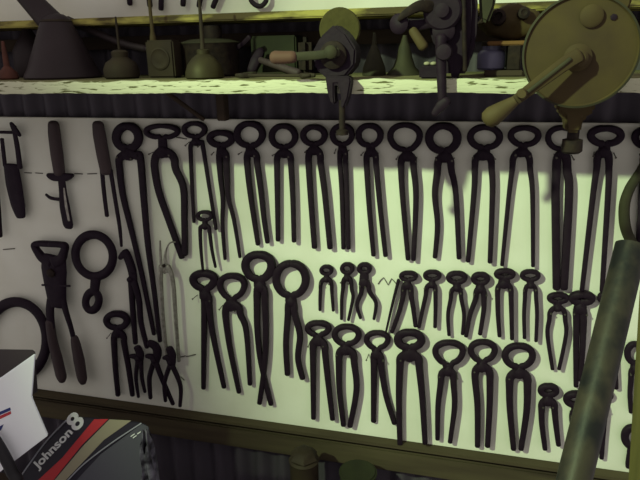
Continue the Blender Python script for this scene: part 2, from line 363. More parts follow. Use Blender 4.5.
pincers('bottom row pincers with a thick triangular head and wavy parallel legs', (468, 339, 497.5, 364), 6, (481.5, 367), [(475, 378), (477.5, 407), (477.5, 446)], [(490, 378), (489.5, 407), (487.5, 446)], 8, 5, k=.5, group=GE, d=.030)
pincers('bottom row pincers with a large oval ring head, last big one at right', (502, 342.5, 535.5, 370), 6.5, (519, 373), [(509.5, 384), (510, 410), (513.5, 449)], [(527.5, 384), (526.5, 412), (521, 449)], 9, 5, k=.2, group=GE, d=.030)
pincers('short pincers with a domed head low on the board, beside the foot of the pipe', (538, 383, 559, 398), 6.5, (547.5, 401), [(541.5, 409), (542, 425), (545, 449)], [(554.5, 409), (556, 425), (558.5, 445)], 7.5, 4.3, k=.1, d=.026)
pincers('pincers peeping out left of the pipe foot, mostly hidden', (564, 391, 590, 408), 6, (577, 411), [(572.5, 420), (574, 430), (577, 445)], [(583, 420), (585, 430), (586, 445)], 7, 4.5, k=.2, d=.018)
pincers('pincers low behind the right side of the pipe, only one leg showing', (592, 389, 613, 402), 6, (601, 404), [(595, 412), (594, 430), (594, 455)], [(605, 412), (603.5, 430), (601.5, 458)], 6, 4, k=.1, d=.018)
pincers('pincers between the pipe and the mossy post, upper of two', (624.5, 341, 646, 366), 6, (635, 369), [(631, 378), (630, 395), (631, 412)], [(640, 378), (642, 395), (642, 412)], 6, 4, k=.1, d=.018)
pincers('pincers between the pipe and the mossy post, lower of two', (621.5, 424, 645, 450), 7, (633, 453), [(629, 458), (628, 463), (628, 467)], [(638, 458), (639, 463), (639, 467)], 5, 4, k=.1, d=.018, nails=False)
# ---- left group
pincers('pincers with a plain round ring head, lower left near the small pliers', (104, 311, 129.5, 330.5), 5.5, (118, 333), [(114, 342), (115.5, 368), (118, 395)], [(124, 342), (128.5, 367), (132.5, 395)], 7, 4.3, k=.05, d=.020)
# ---- above the rail
for (lab, ring, pv, L, R) in (
    ('handle ends of pincers hanging from the upper board, leftmost', (118, -118, 150, -92), (134, -88), [(128, -75), (127, -30), (130, 4)], [(142, -75), (146, -30), (150, 6)]),
    ('handle ends of pincers hanging from the upper board, second from left', (155, -118, 187, -92), (171, -88), [(165, -75), (162, -30), (161, 9)], [(178, -75), (184, -30), (183, 5)]),
    ('handle ends of pincers hanging from the upper board, third from left', (200, -118, 230, -92), (215, -88), [(209, -75), (205, -30), (199, 6)], [(222, -75), (226, -30), (213, 7)])):
    pincers(lab, ring, 6, pv, L, R, 8, 6, d=.022, nails=False)
t = obj('hook', sweep(bmesh.new(), [at(x, y, -.02) for x, y in ((245, -90), (249, -40), (250, -5), (254, 4), (261, 6), (266, 1), (267, -6))], [(.006, .005)]*6+[(.004, .004)]), IRON)
tag(t, 'curved iron hook hanging from the upper board right of the pincer handles', 'hook')

# ---- pliers-like tools with beaks
def pliers(label, head, beak, pv, L, R, w0, w1, d=.02, m=IRON, name='pliers', wh=7):
    s = sc(*pv)
    t = thing(name, label, 'pliers', at(pv[0], pv[1], -d))
    P = [at(x, y, -d) for x, y in head]; n = len(P)
    bm = sweep(bmesh.new(), P, [((.55+.45*math.sin(math.pi*(i+.7)/(n+.4)))*wh*.5*s, .007) for i in range(n)])
    obj('jaw', bm, m, t)
    P = [at(x, y, -d-.003) for x, y in beak]
    obj('jaw', sweep(bmesh.new(), P, [(wh*.36*s, .007)]*(len(P)-1)+[(wh*.2*s, .004)]), m, t)
    handle(t, L, w0, w1, d, s, m, dz=-.003); handle(t, R, w0, w1, d, s, m, dz=.003)
    obj('rivet', lathe([(0, 0), (wh*.3*s, .0), (wh*.3*s, .010), (wh*.2*s, .012), (0, .0125)], at(pv[0], pv[1], -d), Vector((0, -1, 0)), 14), m, t)
    return t
pliers('long-handled hoof parer with a short hooked beak, right of the ring tool', [(125, 251), (128, 258), (132, 270), (134, 284)], [(133, 272), (127, 256), (123, 255), (119.5, 258.5)], (131, 279), [(131, 278), (133, 312), (135.5, 343)], [(134, 281), (139, 300), (141, 322), (147, 347)], 6, 4.5, wh=9)
pliers('small pliers with a blunt head, leftmost of three at the bottom left', [(137, 347), (140, 354), (139, 364)], [(139, 362), (136, 357), (130, 356)], (139, 358), [(137.5, 362), (136, 378), (138.5, 397)], [(141, 362), (142, 378), (145, 392)], 4, 2.6, wh=8)
pliers('small farrier pliers with a curved hammer head, middle of three at the bottom left', [(149, 343), (155, 346), (157.5, 353), (155, 364)], [(155, 362), (152, 357), (146, 356)], (155, 360), [(154, 362), (149.5, 378), (150.5, 398)], [(156, 363), (163, 381), (173, 404)], 5, 3.5, d=.026, wh=8.5)
pliers('small pliers with thin bowed legs, under the pale shears', [(169, 348), (172, 355), (171.5, 367)], [(171, 364), (168, 358), (163.5, 358)], (171, 362), [(170, 365), (164.5, 383), (165.5, 401)], [(172.5, 366), (180.5, 386), (180, 406)], 4.5, 3, d=.042, wh=8)
# pale shears
t = thing('shears', 'pale silvery long-handled shears with one hooked jaw among dark tools', 'shears', at(165, 265, -.03))
s = sc(165, 265)
obj('blade', sweep(bmesh.new(), [at(x, y, -.030) for x, y in ((160, 241), (160.5, 255), (161.5, 266), (165, 273))], [(.0022, .003), (.004, .003), (.005, .003), (.005, .003)]), STEEL, t)
obj('blade', sweep(bmesh.new(), [at(x, y, -.034) for x, y in ((175, 242), (170, 243), (166.5, 249), (165, 258), (166, 267), (168, 272))], [(.0022, .003)]*3+[(.005, .003), (.009, .003), (.006, .003)]), STEEL, t)
handle(t, [(161, 266), (160.8, 280), (163, 318), (167, 357)], 4.5, 3.2, .030, s, STEEL)
handle(t, [(168, 266), (173, 282), (176.5, 330), (179, 361)], 4.5, 3.2, .034, s, STEEL)
obj('rivet', lathe([(0, 0), (.005, 0), (.005, .008), (.003, .010), (0, .010)], at(165, 265, -.032), Vector((0, -1, 0)), 14), IRON2, t)

# big nippers with wooden grips
t = thing('hoof_nippers', 'big dark nippers with a stirrup-shaped head and two wooden grips at far left', 'nippers', at(54, 285, -.03)); s = sc(54, 285)
def pxsweep(name, pts, ws, d, m, t, dep=.007, closed=False, n=6, sides=10, pw=.75):
    P = [at(x, y, -d) for x, y in pts]; s_ = sc(*pts[0][:2])
    W = ws if isinstance(ws, (list, tuple)) else [ws]*len(P)
    return obj(name, sweep(bmesh.new(), P, [(w*s_/2, dep if dep else w*s_/2) for w in W], n, sides, closed, pw=pw), m, t)
pxsweep('jaw', [(51, 262), (43, 258), (38, 252), (34.5, 245), (40, 243.5), (51, 244)], [12, 9, 7, 5.5, 5.5, 5.5], .03, IRON, t, .011)
pxsweep('jaw', [(54, 262), (61, 259), (64, 252), (65, 246), (60, 244.5), (51, 244)], [12, 9, 7, 6, 5.5, 5.5], .032, IRON, t, .011)
pxsweep('pivot_plate', [(54, 257), (54, 270), (55, 284), (57.5, 306)], [25, 27, 24, 19], .03, IRON, t, .008)
obj('rivet', lathe([(0, 0), (.014, 0), (.014, .014), (.010, .017), (0, .018)], at(53, 272, -.03), Vector((0, -1, 0)), 16), IRON2, t)
pxsweep('handle', [(51, 300), (50, 312), (51.5, 328)], [8, 8, 7], .03, IRON, t)
pxsweep('handle', [(63, 300), (66, 312), (71, 328), (75, 344)], [6, 5, 4, 4], .03, IRON, t)
pxsweep('grip', [(50, 322), (52.5, 340), (57, 358), (61, 375), (62, 380)], [8, 9, 11, 11, 7], .03, HWOOD, t, .012, pw=1)
pxsweep('grip', [(74.5, 338), (76, 345), (79, 360), (82, 377), (83, 382)], [6, 9, 11, 10, 6], .03, HWOOD, t, .012, pw=1)
pxsweep('screw', [(42, 285), (70, 286)], [2, 2], .036, IRON, t, .002)
# ring tool
t = thing('lifting_eye', 'thick iron ring joined to a small eye by a short neck', 'ring tool', at(94, 284, -.025))
def ringpts(cx, cy, rx, ry, rot=0, n=24):
    return [(cx+rx*math.cos(a)*math.cos(rot)-ry*math.sin(a)*math.sin(rot), cy+rx*math.cos(a)*math.sin(rot)+ry*math.sin(a)*math.cos(rot)) for a in [2*math.pi*i/n for i in range(n)]]
pxsweep('ring', ringpts(94.2, 255.5, 18.6, 21, -.25), 8.5, .025, IRON, t, .009, True, n=2, sides=12, pw=1)
pxsweep('neck', [(96, 277), (94.5, 290)], [10, 9], .025, IRON, t, .008)
pxsweep('eye', ringpts(92.3, 301, 6.5, 9.5, .2, 16), 7.5, .025, IRON, t, .008, True, n=2, pw=1)
# big ring at the left edge
t = obj('iron_ring', sweep(bmesh.new(), [at(x, y, -.022) for x, y in ringpts(16, 340, 30.5, 38)], [(9*sc(16, 340)/2, .010)]*24, 2, 12, True, pw=1), IRON)
tag(t, 'large dark iron ring at the left edge, partly behind the white box', 'ring')
# file-like tool
t = thing('hoof_knife', 'rasp-like tool with a rounded upright handle, crosspiece and grooved pointed blade', 'tool', at(60, 176, -.022))
pxsweep('handle', [(53.5, 124), (54.5, 135), (57, 155), (59.5, 173)], [11, 13.5, 14, 12], .022, HWOOD, t, .013, pw=1)
pxsweep('crosspiece', [(48.5, 175), (54, 177), (66, 177), (72, 175.5)], [4, 8, 8, 4], .022, IRON, t, .008)
pxsweep('blade', [(61.5, 178), (63, 192), (65, 208), (68, 224), (68.5, 228)], [8, 9, 12, 12, 8], .022, IRON, t, .004)
pxsweep('groove', [(64, 188), (66, 205), (69, 221)], [1.5, 3, 2.5], .0265, STEEL, t, .0012)
pxsweep('hook', [(46, 194.5), (51, 198), (60, 199.5)], [2.5, 3.5, 3.5], .020, IRON, t, .003)
# two prong tool
t = thing('pronged_tool', 'tool with a thick tapered grip and two straight prongs of unequal length', 'tool', at(103, 170, -.022))
pxsweep('grip', [(98, 124), (99.5, 135), (103, 155), (106.5, 172)], [12, 14.5, 14.5, 13], .022, HWOOD, t, .012, pw=1)
pxsweep('prong', [(102, 170), (104, 192), (107, 216)], [4.5, 4.3, 4.3], .022, IRON, t, .004)
pxsweep('prong', [(110.5, 170), (115, 198), (119.5, 226), (121.5, 246)], [4.5, 4.3, 4, 2.5], .022, IRON, t, .004)
# scraper at far left edge
t = thing('hand_scraper', 'broad rounded scraper blade hung by two rods, cut by the left edge', 'scraper', at(15, 170, -.022))
pxsweep('blade', [(11, 165), (14, 185), (18, 205), (21, 217)], [17, 19, 17, 10], .022, IRON, t, .006)
pxsweep('rod', [(2, 139), (5, 166)], [4, 4], .022, IRON, t, .004)
pxsweep('rod', [(13, 126), (17, 145), (20, 168)], [4, 5.5, 6], .022, IRON, t, .004)
pxsweep('crossbar', [(-8, 132), (14, 132.5)], [3, 3], .022, IRON, t, .004)
pxsweep('tip', [(11, 123), (14, 128), (20, 135.5)], [3, 7, 3], .024, IRON, t, .004)
t = obj('iron_bar', sweep(bmesh.new(), [at(x, y, -.02) for x, y in ((-9, 150), (-4, 190), (0, 236))], [(.010, .006), (.011, .006), (.008, .006)]), IRON)
tag(t, 'dark flat bar almost wholly beyond the left edge beside the scraper', 'bar')
# thin rod beside small pincers
t = obj('thin_rod', sweep(bmesh.new(), [at(x, y, -.014) for x, y in ((398.5, 280), (392, 306), (386, 332))], [(.0045, .004), (.004, .004), (.0028, .003)]), IRON)
tag(t, 'thin tapered iron rod leaning left behind the small pincers', 'rod')
# large ring tongs at right edge
t = thing('ring_tongs', 'heavy curved tongs bowing in from the right edge above the leaning pipe', 'tongs', at(640, 170, -.032))
pxsweep('jaw', [(647, 158), (640, 172), (630, 188), (624.5, 205), (625, 225), (631, 241), (641, 252), (652, 256)], [8, 9, 10, 10.5, 10.5, 10, 9, 8], .032, OLIVE, t, .010, pw=1)
pxsweep('jaw', [(647, 158), (660, 172), (670, 190), (674, 210), (671, 232), (662, 250), (652, 256)], [8, 9, 10, 10.5, 10, 9, 8], .032, OLIVE, t, .010, pw=1)
pxsweep('handle', [(647, 160), (645, 135), (648, 110)], [8, 7, 6], .032, IRON, t, .007)
pxsweep('handle', [(649, 160), (656, 135), (660, 110)], [8, 7, 6], .038, IRON, t, .006)
# zigzag wire and wire staples
t = obj('zigzag_wire', sweep(bmesh.new(), [at(x, y, -.003) for x, y in ((378, 284), (383.5, 277.5), (388, 285), (391.5, 278.5), (397, 285), (400, 281))], [(.0011, .0011)]*6, n=2, sides=6), NAIL)
tag(t, 'thin zigzag wire fixed between the small pincers', 'wire')
ST = [((25, 172.7), (31, 173)), ((36, 173), (42, 173.4)), ((75, 173.6), (82, 174)), ((88, 174), (96, 173.6)), ((4, 249.5), (14, 248.6)), ((179, 357.5), (185, 356)), ((187, 356.5), (195, 354.5)), ((177, 137.5), (186, 139)), ((181, 377), (184, 380))]
for a, b in ST:
    o = obj('wire_staple', sweep(bmesh.new(), [at(a[0], a[1], -.001), at(a[0], a[1], -.003), at(b[0], b[1], -.003), at(b[0], b[1], -.001)], [(.0014, .0014)]*4, n=2, sides=6, nrm=Vector((0, 0, 1))), NAIL)
    tag(o, 'short dark wire staple lying flat on the left part of the white board', 'staple', 'wire staples in the white board')
# nails
nb = bmesh.new()
nb = lathe([(.0012, .006), (.0012, -.025), (.0026, -.025), (.0026, -.0263), (0, -.0263)], Vector((0, 0, 0)), Vector((0, 1, 0)), 8)
n0 = None
for (x, y) in NAILS:
    if not (0 < x < 640): continue
    p = at(x, y, 0)
    if n0 is None: n0 = obj('nail', nb, NAIL); n = n0
    else: n = n0.copy(); C.objects.link(n)
    n.location = p; n.rotation_euler = (math.radians(random.uniform(4, 16)), 0, math.radians(random.uniform(-12, 12)))
    tag(n, 'small wire nail in the white board holding a pair of pincers at its pivot', 'nail', 'nails holding the pincers')

# ---------------------------------------------------------------- things on the shelf
E0 = .0006
def foot(px, Y): return atz(px, ZS+E0, Y)
def S(px, Y): return sc(px, 70, Y)
# big funnel
Y = -.17; p = foot(64, Y); s = S(60, Y)
t = thing('funnel', 'very large dark tin funnel standing mouth down with its spout leaning to upper left', 'funnel', p)
bm = lathe([(37*s, 0), (38*s, .004), (36.5*s, .012), (34*s, .022), (15*s, .133), (13*s, .142), (8*s, .150), (0, .155)], p, n=40)
obj('cone', bm, FUNM, t)
q = p+Vector((0, 0, .138))
pe = at(10, -22, Y)
q0 = p+Vector((.0, 0, .118))
obj('spout', tube([q0, q0.lerp(pe, .25), q0.lerp(pe, .6), pe], 13.5*s, 9*s), FUNM, t)
obj('seam_ring', lathe([(14.2*s, -.004), (15.6*s, 0), (14.2*s, .004)], q+Vector((0, 0, -.004)), n=30), TINM, t)
# second cone behind
Y = -.07; p = foot(34, Y); s = S(30, Y)
t = tag(obj('funnel', lathe([(15*s, 0), (17*s, .01), (16*s, .07), (8*s, .105), (3*s, .13), (2.4*s, .14)], p, n=30), FUNM), 'slim dark bottle-shaped funnel half hidden behind the very large funnel', 'funnel')
# small red oil can
Y = -.22; p = foot(9, Y); s = S(9, Y)
t = thing('oil_can', 'small reddish oil can with a tapering spout at the far left of the shelf', 'oil can', p)
obj('body', lathe([(9*s, 0), (10*s, .004), (9*s, .016), (5*s, .026), (3*s, .032)], p), RUSTR, t)
obj('spout', lathe([(3*s, .030), (2.6*s, .06), (1.5*s, .09), (0, .091)], p, n=16), RUSTR, t)
# bar leaning behind funnel
t = obj('steel_bar', tube([at(68, 20, -.10), at(118, 42, -.12), at(152, 50, -.14)], .010, .008, n=3), FUNM)
tag(t, 'long grey bar slanting down from behind the very large funnel to the squat can', 'bar')
# squat oil can
Y = -.22; p = foot(122.5, Y); s = S(122, Y)
t = thing('oil_can', 'squat rusty oil can with bulging shoulders between the funnel and the square can', 'oil can', p)
obj('body', lathe([(16*s, 0), (17.8*s, .004), (18*s, 9*s), (15*s, 16*s), (10*s, 19*s), (8*s, 21*s), (8.5*s, 26*s), (6*s, 28*s), (0, 28.5*s)], p, n=32), TINM, t)
obj('spout', lathe([(1.4*s, 28*s), (1.0*s, 60*s), (0, 60.2*s)], p, n=10), TINM, t)
# square can
Y = -.20; p = foot(165, Y); s = S(165, Y)
t = thing('oil_can', 'square oil can with a round embossed face and thin upright spout', 'oil can', p)
obj('body', box(p.x-15.5*s, p.x+15.5*s, p.y-.016, p.y+.028, p.z, p.z+37*s, .004), TINM, t)
e = obj('embossed_ring', lathe([(9.2*s, -.0005), (11*s, .0022), (9.4*s, .003), (8.4*s, .0015), (4*s, .0018), (0, .003)], Vector((p.x, p.y-.016, p.z+19*s)), Vector((0, -1, 0)), 30), TINM, t)
obj('spout', lathe([(3.5*s, 37*s-.001), (3*s, 41*s), (1.9*s, 46*s), (1.6*s, 84*s), (0, 84.3*s)], p+Vector((-11*s, .006, 0)), n=14), KNOBW, t)
# dome oil can
Y = -.25; p = foot(205, Y); s = S(205, Y)
t = thing('oil_can', 'domed copper-green oil can with a tall thin spout in front of the saucepan', 'oil can', p)
obj('body', lathe([(18.5*s, 0), (20*s, .003), (19.5*s, 7*s), (17*s, 14*s), (12*s, 20*s), (6.5*s, 24*s), (6.5*s, 28*s), (5*s, 29*s), (0, 29.3*s)], p, n=36), mat('green_copper', (.050, .042, .016), .55, .3, (.026, .020, .012), 12, .5), t)
obj('spout', lathe([(3*s, 28*s), (2.2*s, 36*s), (1.8*s, 60*s), (1.2*s, 86*s), (0, 86.2*s)], p, n=14), TINM, t)
# saucepan
Y = -.12; p = foot(212, Y); s = S(212, Y)
t = thing('saucepan', 'wide dark saucepan with a greenish lid and stub handle behind the domed oil can', 'pan', p)
obj('body', lathe([(27*s, 0), (29*s, .004), (30*s, 30*s), (31*s, 32*s)], p, n=40), IRON2, t)
obj('lid', lathe([(31*s, 32.2*s), (31*s, 33*s), (20*s, 36*s), (6*s, 37*s), (0, 37*s)], p, n=40), OLIVE, t)
obj('lid_knob', lathe([(9*s, 36.5*s), (9.5*s, 46*s), (8*s, 49*s), (0, 49.5*s)], p+Vector((4*s, 0, 0)), n=24), IRON2, t)
obj('handle', sweep(bmesh.new(), [p+Vector((29*s, 0, 27*s)), p+Vector((38*s, -.01, 31*s)), p+Vector((47*s, -.02, 37*s))], [(.006, .004)]*3), IRON, t)
# tin box behind
Y = -.06; p = foot(278, Y); s = S(278, Y)
tag(obj('tin_box', box(p.x-24*s, p.x+24*s, p.y-.03, p.y+.05, p.z, p.z+38*s, .004), GREENT), 'flat-topped greenish tin box at the back, left of the small clamped grinder', 'box')
# spanners and rods in front
def rod(name, pts, r, m, label, cat):
    o = obj(name, sweep(bmesh.new(), pts, [(r, r*.8)]*len(pts), n=4, nrm=Vector((0, 0, 1))), m); return tag(o, label, cat)
def spanner(label, a, b, w, m):
    t = thing('spanner', label, 'spanner', a)
    obj('shaft', sweep(bmesh.new(), [a, a.lerp(b, .5), b], [(w*.4, .004), (w*.35, .003), (w*.45, .004)], nrm=Vector((0, 0, 1))), m, t)
    d = (b-a).normalized(); sd = Vector((-d.y, d.x, 0))
    for c, g in ((a, -1), (b, 1)):
        dd = d*g
        for k in (-1, 1):
            obj('jaw', sweep(bmesh.new(), [c-dd*.002, c+dd*.008+sd*k*w*.9, c+dd*.022+sd*k*w*.75], [(w*.55, .0055), (w*.42, .0055), (w*.25, .004)], nrm=Vector((0, 0, 1))), m, t)
    return t
zz = Vector((0, 0, .006))
spanner('long open-ended spanner lying along the shelf edge between pan and grinder', foot(247, -.26)+zz, foot(303, -.30)+zz, .012, TINM)
spanner('shorter olive spanner lying behind the long one', foot(254, -.20)+zz, foot(285, -.16)+zz, .012, OLIVE)
t = thing('hammer', 'short hammer with a reddish handle end leaning near the small clamped grinder', 'hammer', foot(262, -.15))
a = foot(252, -.14)+Vector((0, 0, .012)); 
b = foot(262, -.12)+Vector((0, 0, .055))
obj('head', sweep(bmesh.new(), [a, a.lerp(b, .5), b], [(.011, .011), (.014, .013), (.010, .010)]), IRON, t)
obj('handle', tube([a.lerp(b, .6), foot(298, -.20)+Vector((0, 0, .008))], .007, .009, n=2), HWOOD, t)
# small vise lumps near grinder left
p = foot(308, -.10); s = S(308, -.1)
tag(obj('machine_bracket', box(p.x-.02, p.x+.012, p.y-.02, p.y+.02, p.z+.0, p.z+.085, .012), IRON2), 'dark lumpy machine bracket standing behind the small grinder handle', 'bracket')

# small clamped grinder
Y = -.36
t = thing('bench_grinder', 'small hand grinder with a dark eight-sided guard and tan wheel clamped to the shelf', 'grinder', at(338, 95, Y)); 
s = sc(335, 50, Y)
c = at(340, 29, -.27)
obj('grinding_wheel', lathe([(0, -.008), (20*s*1.08, -.008), (21*s*1.08, -.006), (21*s*1.08, .008), (20*s*1.08, .010), (0, .010)], c, Vector((0.1, -1, 0)), 40), TAN2, t)
oct_ = [(334, 24), (346, 33), (356, 49), (355, 65), (345, 77), (327, 79), (315, 69), (312, 52), (320, 37)]
obj('guard', prism(oct_, -.375, .055, .004), IRON, t)
obj('gear_cover', lathe([(14*s, 0), (14*s, .010), (9*s, .016), (0, .018)], at(334, 55, -.375), Vector((0, -1, 0)), 24), IRON2, t)
arm_ = obj('crank', sweep(bmesh.new(), [at(338, 52, -.397), at(318, 55, -.40), at(290, 57, -.405)], [(.008, .005)]*3), OLIVE, t)
obj('hub', lathe([(0, 0), (.012, 0), (.012, .022), (.008, .026), (0, .027)], at(333, 52, -.387), Vector((0, -1, 0)), 20), OLIVE, t)
h = obj('crank_handle', tube([at(293, 57, -.405), at(285, 57.5, -.405), at(275, 57.5, -.405)], .011, .0125), REDW, arm_); h['label'] = 'reddish wooden crank handle'
cl_ = obj('clamp', prism([(325, 76), (350, 76), (351, 81), (348, 98), (344, 108), (340, 108), (341, 95), (337, 84), (334, 84), (334, 95), (335, 104), (331, 104), (327, 92)], -.385, .030, .003), IRON, t)
obj('clamp_screw', lathe([(.006, .0), (.006, -.055), (.012, -.058), (.012, -.066), (0, -.068)], at(342, 100, -.372), Vector((0, 0, 1)), 14), IRON2, cl_)

# green funnels
for (px, Y, w, h, lab, fl) in ((374, -.17, 12, 42, 'olive cone funnel standing point up just right of the small grinder', 1.0), (404, -.15, 16, 39, 'olive cone funnel with a flared skirt standing left of the black drill', .35)):
    p = foot(px, Y); s = S(px, Y)
    t = thing('funnel', lab, 'funnel', p)
    if fl == 1.0: pr = [(w*s, 0), (w*1.03*s, .003), (w*.96*s, 8*s), (w*.42*s, 25*s), (w*.22*s, 30*s)]
    else: pr = [(w*1.15*s, 0), (w*1.1*s, .003), (w*.72*s, 8*s), (w*.5*s, 18*s), (w*.36*s, 28*s), (w*.28*s, 31*s)]
    obj('cone', lathe(pr, p, n=32), OLIVE, t)
    obj('spout', lathe([(pr[-1][0], pr[-1][1]-.0005), (w*.12*s, h*s), (0, h*s)], p, n=18), OLIVE, t)

# hand drill / bench drill
t = thing('bench_drill', 'tall black hand-cranked drilling machine clamped to the shelf beside the funnels', 'drill', at(445, 90, -.36))
obj('column', prism([(426, -30), (474, -30), (478, 6), (476, 40), (470, 62), (462, 79), (446, 79), (443, 62), (434, 48), (427, 22)], -.35, .10, .010), IRON, t)
obj('base', prism([(419, 66), (444, 66), (444, 79.5), (419, 79.5)], -.33, .08, .004), IRON, t)
obj('gear_wheel', lathe([(0, 0), (.030, 0), (.034, .004), (.034, .014), (.030, .018), (.012, .018), (.012, .026), (0, .028)], at(443, 11, -.352), Vector((0, -1, 0)), 36), IRON, t)
obj('gear_wheel', lathe([(0, 0), (.018, 0), (.020, .003), (.020, .012), (.016, .014), (0, .016)], at(444, 31, -.352), Vector((0, -1, 0)), 28), IRON, t)
obj('spindle', tube([at(441, 38, -.375), at(441, 60, -.375), at(442.5, 104, -.375)], .0105, .008, n=3), IRON, t)
obj('feed_screw', tube([at(463, -30, -.362), at(465, 70, -.362)], .004, .004, n=2), IRON2, t)
obj('arm', sweep(bmesh.new(), [at(434, 8, -.36), at(420, 6, -.38), at(405, 14, -.39), at(399, 20, -.39)], [(.012, .008), (.010, .007), (.007, .006), (.003, .004)]), IRON2, t)
obj('pinion', lathe([(0, 0), (.016, 0), (.018, .01), (.014, .014), (0, .016)], at(401, 24, -.37), Vector((-.3, -1, 0)), 20), IRON, t)
obj('lever', sweep(bmesh.new(), [at(402, 24, -.36), at(418, 25, -.355), at(434, 22, -.35)], [(.010, .008)]*3), IRON, t)
h = obj('handle', tube([at(413, 31, -.38), at(423, 46, -.38)], .008, .0095, n=2), KNOBW, t); h['label'] = 'pale wooden handle'
obj('crank', sweep(bmesh.new(), [at(447, 101, -.38), at(441, 106, -.38), at(434, 114, -.38)], [(.009, .008), (.010, .008), (.006, .005)]), IRON, t)
obj('knuckle', lathe([(0, -.012), (.013, -.010), (.015, 0), (.013, .010), (0, .012)], at(444, 52, -.385), Vector((0, -1, 0)), 20), IRON, t)
t = obj('machine_shoulder', prism([(477, -30), (500, -30), (495, 6), (488, 24), (480, 20)], -.33, .03, .005), OLIVE)
t.name = 'drill_guard'; t.parent = [o for o in C.objects if o.name == 'bench_drill'][0]; t.matrix_parent_inverse = Matrix.Translation(-t.parent.location)
# link piece joining it
obj('guard_arm', sweep(bmesh.new(), [at(466, -12, -.32), at(484, -8, -.32)], [(.012, .008)]*2), IRON, t.parent)
# white bits
for i, (x, lab) in enumerate(((427, 'left of two tiny pale pebbles on the black drill base'), (433.5, 'right of two tiny pale pebbles on the black drill base'))):
    pz = at(420, 66, -.33).z
    q = atz(x, pz, -.31); bm = bmesh.new(); bmesh.ops.create_icosphere(bm, subdivisions=2, radius=.0055, matrix=Matrix.Translation(q+Vector((0, 0, .0038))) @ Matrix.Diagonal((1.2, 1, .7, 1)))
    tag(obj('pebble', bm, CREAM), lab, 'pebble')

# stand with jar and rusty lump
Y = -.27
pa = foot(485, Y); pb = foot(528, Y); ztop = at(500, 41, Y).z
t = thing('wooden_stand', 'low wooden stand with an orange-brown edge between the drill and the big crank grinder', 'stand', pa)
obj('top', box(pa.x, pb.x+.02, Y, Y+.12, ztop-.008, ztop, .002), mat('orange_brown_wood', (.17, .085, .03), .8, 0, (.10, .05, .02), 30, .5), t)
obj('base_bar', box(pa.x-.002, pb.x-.01, Y-.01, Y+.12, ZS+E0, ZS+.012, .002), DWOOD, t)
xx = atz(514, ZS+.03, Y).x
obj('leg', box(xx-.012, xx+.012, Y, Y+.12, ZS+.012, ztop-.008, .002), IRON2, t)
obj('leg', box(pa.x-.004, pa.x+.006, Y+.08, Y+.12, ZS+.012, ztop-.008, .002), IRON2, t)
p = Vector((atz(487, ZS+.03, Y).x+.008, Y+.035, ZS+.0125)); 
j = thing('jar', 'cloudy bluish glass jar under the wooden stand', 'jar', p)
obj('body', lathe([(.024, 0), (.027, .003), (.027, .030), (.022, .036), (.018, .038), (.018, .045)], p, n=28), mat('blue_glass', (.16, .15, .24), .25), j)
obj('lid', lathe([(.020, .0448), (.020, .052), (.018, .053), (0, .053)], p, n=24), TINM, j)
# lump
zt = Vector((0, 0, 1))
t = thing('rusty_casting', 'lumpy rusty machine casting resting on the wooden stand', 'casting', Vector((atz(510, ztop, Y).x, Y+.05, ztop)))
c = t.location
bm = bmesh.new(); bmesh.ops.create_icosphere(bm, subdivisions=3, radius=1)
for v in bm.verts:
    n = v.co.normalized(); r = 1+.10*math.sin(n.x*6+1)*math.cos(n.z*7)+.06*math.sin(n.y*9)
    v.co = Vector((c.x+n.x*.058*r, c.y+n.y*.035*r, c.z+.034+max(-.034, n.z*.034*r)))
obj('body', bm, TAN, t)
obj('boss', lathe([(0, 0), (.014, 0), (.014, .022), (.008, .024), (.007, .018), (0, .017)], c+Vector((-.022, -.020, .040)), Vector((-.1, -1, .2)), 20), IRON2, t)
obj('boss', lathe([(0, 0), (.011, 0), (.011, .020), (.006, .022), (0, .016)], c+Vector((.020, -.022, .046)), Vector((.1, -1, .2)), 20), IRON2, t)

# ---------------------------------------------------------------- big crank grinder
Y = -.46
t = thing('crank_grinder', 'large round tan sheet-metal hand-crank grinder with wooden knob at upper right', 'grinder', at(577, 100, -.36))
s = sc(579, 52, Y)
ax = Vector((-.05, -1, -.04)).normalized()
c = at(580, 52, Y); R0 = 56.5*s
obj('housing', lathe([(0, -.075), (R0*.93, -.075), (R0*.97, -.070), (R0*.97, -.006), (R0, -.004), (R0, .002), (R0*.975, .004), (R0*.95, .001), (R0*.5, .004), (R0*.22, .006), (0, .006)], c, ax, 72), TAN, t)
obj('rim', lathe([(R0*.985, -.006), (R0*1.012, -.003), (R0*1.012, .005), (R0*.975, .006), (R0*.985, -.006)], c, ax, 72, loop=True), OLIVE, t)
obj('hub', lathe([(0, .004), (.020, .004), (.021, .014), (.014, .018), (.014, .030), (.010, .034), (0, .034)], at(577, 57, Y)+Vector((0, 0, 0)), ax, 26), TAN, t)
obj('boss', lathe([(0, .003), (.017, .003), (.017, .012), (.013, .015), (0, .015)], at(591, 16, Y), ax, 24), TAN, t)
obj('bolt', lathe([(0, .003), (.005, .003), (.005, .009), (0, .010)], at(613, 17, Y), ax, 6), IRON, t)
arm_ = obj('crank_arm', sweep(bmesh.new(), [at(579, 55, Y-.036), at(566, 63, Y-.038), at(540, 82, Y-.040), at(512, 103, Y-.042)], [(.011, .006), (.011, .005), (.010, .005), (.008, .005)]), TAN, t)
obj('crank_rib', sweep(bmesh.new(), [at(570, 59, Y-.044), at(525, 94, Y-.047)], [(.003, .003)]*2), OLIVE, arm_)
dirn = (at(494, 116, Y-.05)-at(520, 98, Y-.05)).normalized()
h = obj('knob', lathe([(0, 0), (.008, .001), (.010, .010), (.014, .028), (.0165, .042), (.014, .053), (.007, .058), (0, .059)], at(516, 100, Y-.045), dirn, 24), KNOBW, arm_); h['label'] = 'pale wooden crank knob'
